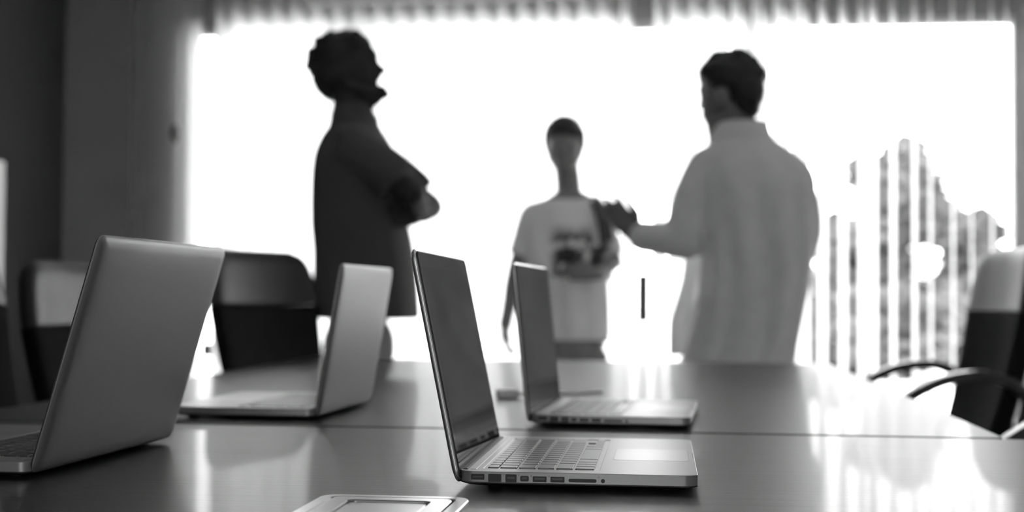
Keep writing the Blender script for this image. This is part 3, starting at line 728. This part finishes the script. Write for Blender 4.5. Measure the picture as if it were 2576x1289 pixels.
hand(bm, W1, Vector((-.08, -.05, -1)), Vector((1, .2, 0)), Vector((.3, -1, 0)), .55, .95); hand(bm, W2, Vector((-1, -.15, .05)), Vector((0, 1, 0)), Vector((0, 0, 1)), .3, .85)
for s in (-1, 1): tube(bm, [Vector((s*.085, 0, .75)), Vector((s*.085, 0, .46)), Vector((s*.085, .01, .09))], [.08, .055, .038], 14)
wom = remesh('person', bm, .0062, 'skin_b', None, 3); wom.location = f.o
tag(wom, 'woman in printed white top between the two men, facing us by the window', 'person')
bm = NB()
f.torso(bm, [(503, 1362, 1502, .078), (508, 1352, 1509, .083), (518, 1337, 1518, .09), (560, 1318, 1530, .105), (620, 1316, 1537, .115), (665, 1322, 1540, .12), (708, 1360, 1543, .125)], fold=lambda th, z: .014*math.sin(th*8+z*12), sub=5)
ell(bm, S1+Vector((.004, 0, .002)), (.057, .058, .058)); ell(bm, S2+Vector((-.004, 0, .002)), (.057, .058, .058))
tube(bm, smooth_path([S1+Vector((.004, 0, .006)), S1.lerp(E1, .5), S1.lerp(E1, .86)], 4), [.058]*4+[.054]*3+[.054, .056], 16, 'none')
tube(bm, smooth_path([S2+Vector((-.004, 0, .006)), S2.lerp(E2, .5), S2.lerp(E2, .86)], 4), [.058]*4+[.054]*3+[.054, .056], 16, 'none')
remesh('printed_top', bm, .009, 'print', wom, 4)
bm = NB(); f.torso(bm, [(696, 1372, 1530, .11), (760, 1364, 1534, .125), (820, 1360, 1535, .135), (856, 1360, 1535, .14)], fold=lambda th, z: .02*math.sin(th*10+z*6), sub=5); remesh('pale_skirt', bm, .009, 'skirt', wom, 3)
legs(f, 0.02, (0, 0), .085, 'trouser_grey', wom, .80, hip_r=.085, name='trousers')
bm = NB(); ell(bm, P(1419, 338, .018), (.085, .098, .084)); ell(bm, P(1420, 350, .08), (.060, .05, .06)); ell(bm, P(1421, 330, -.035), (.066, .052, .050)); 
for s_ in (-1, 1): tube(bm, [P(1420+s_*38, 335, .0), P(1420+s_*44, 362, .012), P(1420+s_*40, 385, .03)], [.026, .018, .012], 10)
remesh('hair', bm, .0075, 'hair_brown', wom, 3, .002, 60)
bm = NB(); pts = smooth_path([P(1470, 492, .06), P(1488, 498, .0), P(1508, 520, -.085), P(1522, 560, -.118), P(1530, 610, -.125)], 5); rings = []
for i, p in enumerate(pts):
    d = (pts[min(i+1, len(pts)-1)]-pts[max(i-1, 0)]).normalized(); sd = Vector((1, 0, 0)); sd = (sd-d*sd.dot(d)).normalized(); nn = d.cross(sd)
    rings.append([p+sd*a*.028+nn*b*.004 for a, b in ((-1, -1), (1, -1), (1, 1), (-1, 1))])
loft(bm, rings); obj('shoulder_strap', bm, 'polo', wom, True)

# ------------------------------------------------------------------ cabinet at the left edge
cab = thing('cabinet', 'pale cabinet with dark handle against left wall, at left edge of picture', 'cabinet', (XL, 4.75, 0))
cw = at(11, 600, 5.2).x-XL; ct = at(5, 405, 5.2).z
bm = NB(); box(bm, .005, cw-.02, -.45, .45, .06, ct, .003, 1); obj('cabinet_body', bm, 'cabinet', cab)
bm = NB(); box(bm, .03, cw-.05, -.43, .43, 0, .06); obj('plinth', bm, 'rubber', cab)
for a, b, hy in ((-.447, -.002, -.06), (.002, .447, .40)):
    bm = NB(); box(bm, cw-.02, cw, a, b, .065, ct-.003, .002, 1); dr = obj('cabinet_door', bm, 'cabinet', cab)
    bm = NB(); tube(bm, [(cw, hy, .885), (cw+.012, hy, .885), (cw+.02, hy, .905), (cw+.012, hy, .925), (cw, hy, .925)], .006, 8); obj('door_handle', bm, 'rubber', dr, True)
# ------------------------------------------------------------------ small charger on the far table
c = on_z(1276, 1002, TAB)
ad = thing('charger', 'small pale charger block on the far table behind the middle laptop lid', 'charger', (c.x, c.y, TAB), .4)
bm = NB(); box(bm, -.019, .019, -.015, .015, 0, .016, .004, 2); obj('charger_block', bm, 'plastic_white', ad)
bm = NB(); tube(bm, smooth_path([(.019, 0, .008), (.05, .01, .006), (.09, .06, .003), (.15, .05, .003), (.22, .10, .003)], 6), .003, 8); obj('charger_cable', bm, 'plastic_white', ad, True)
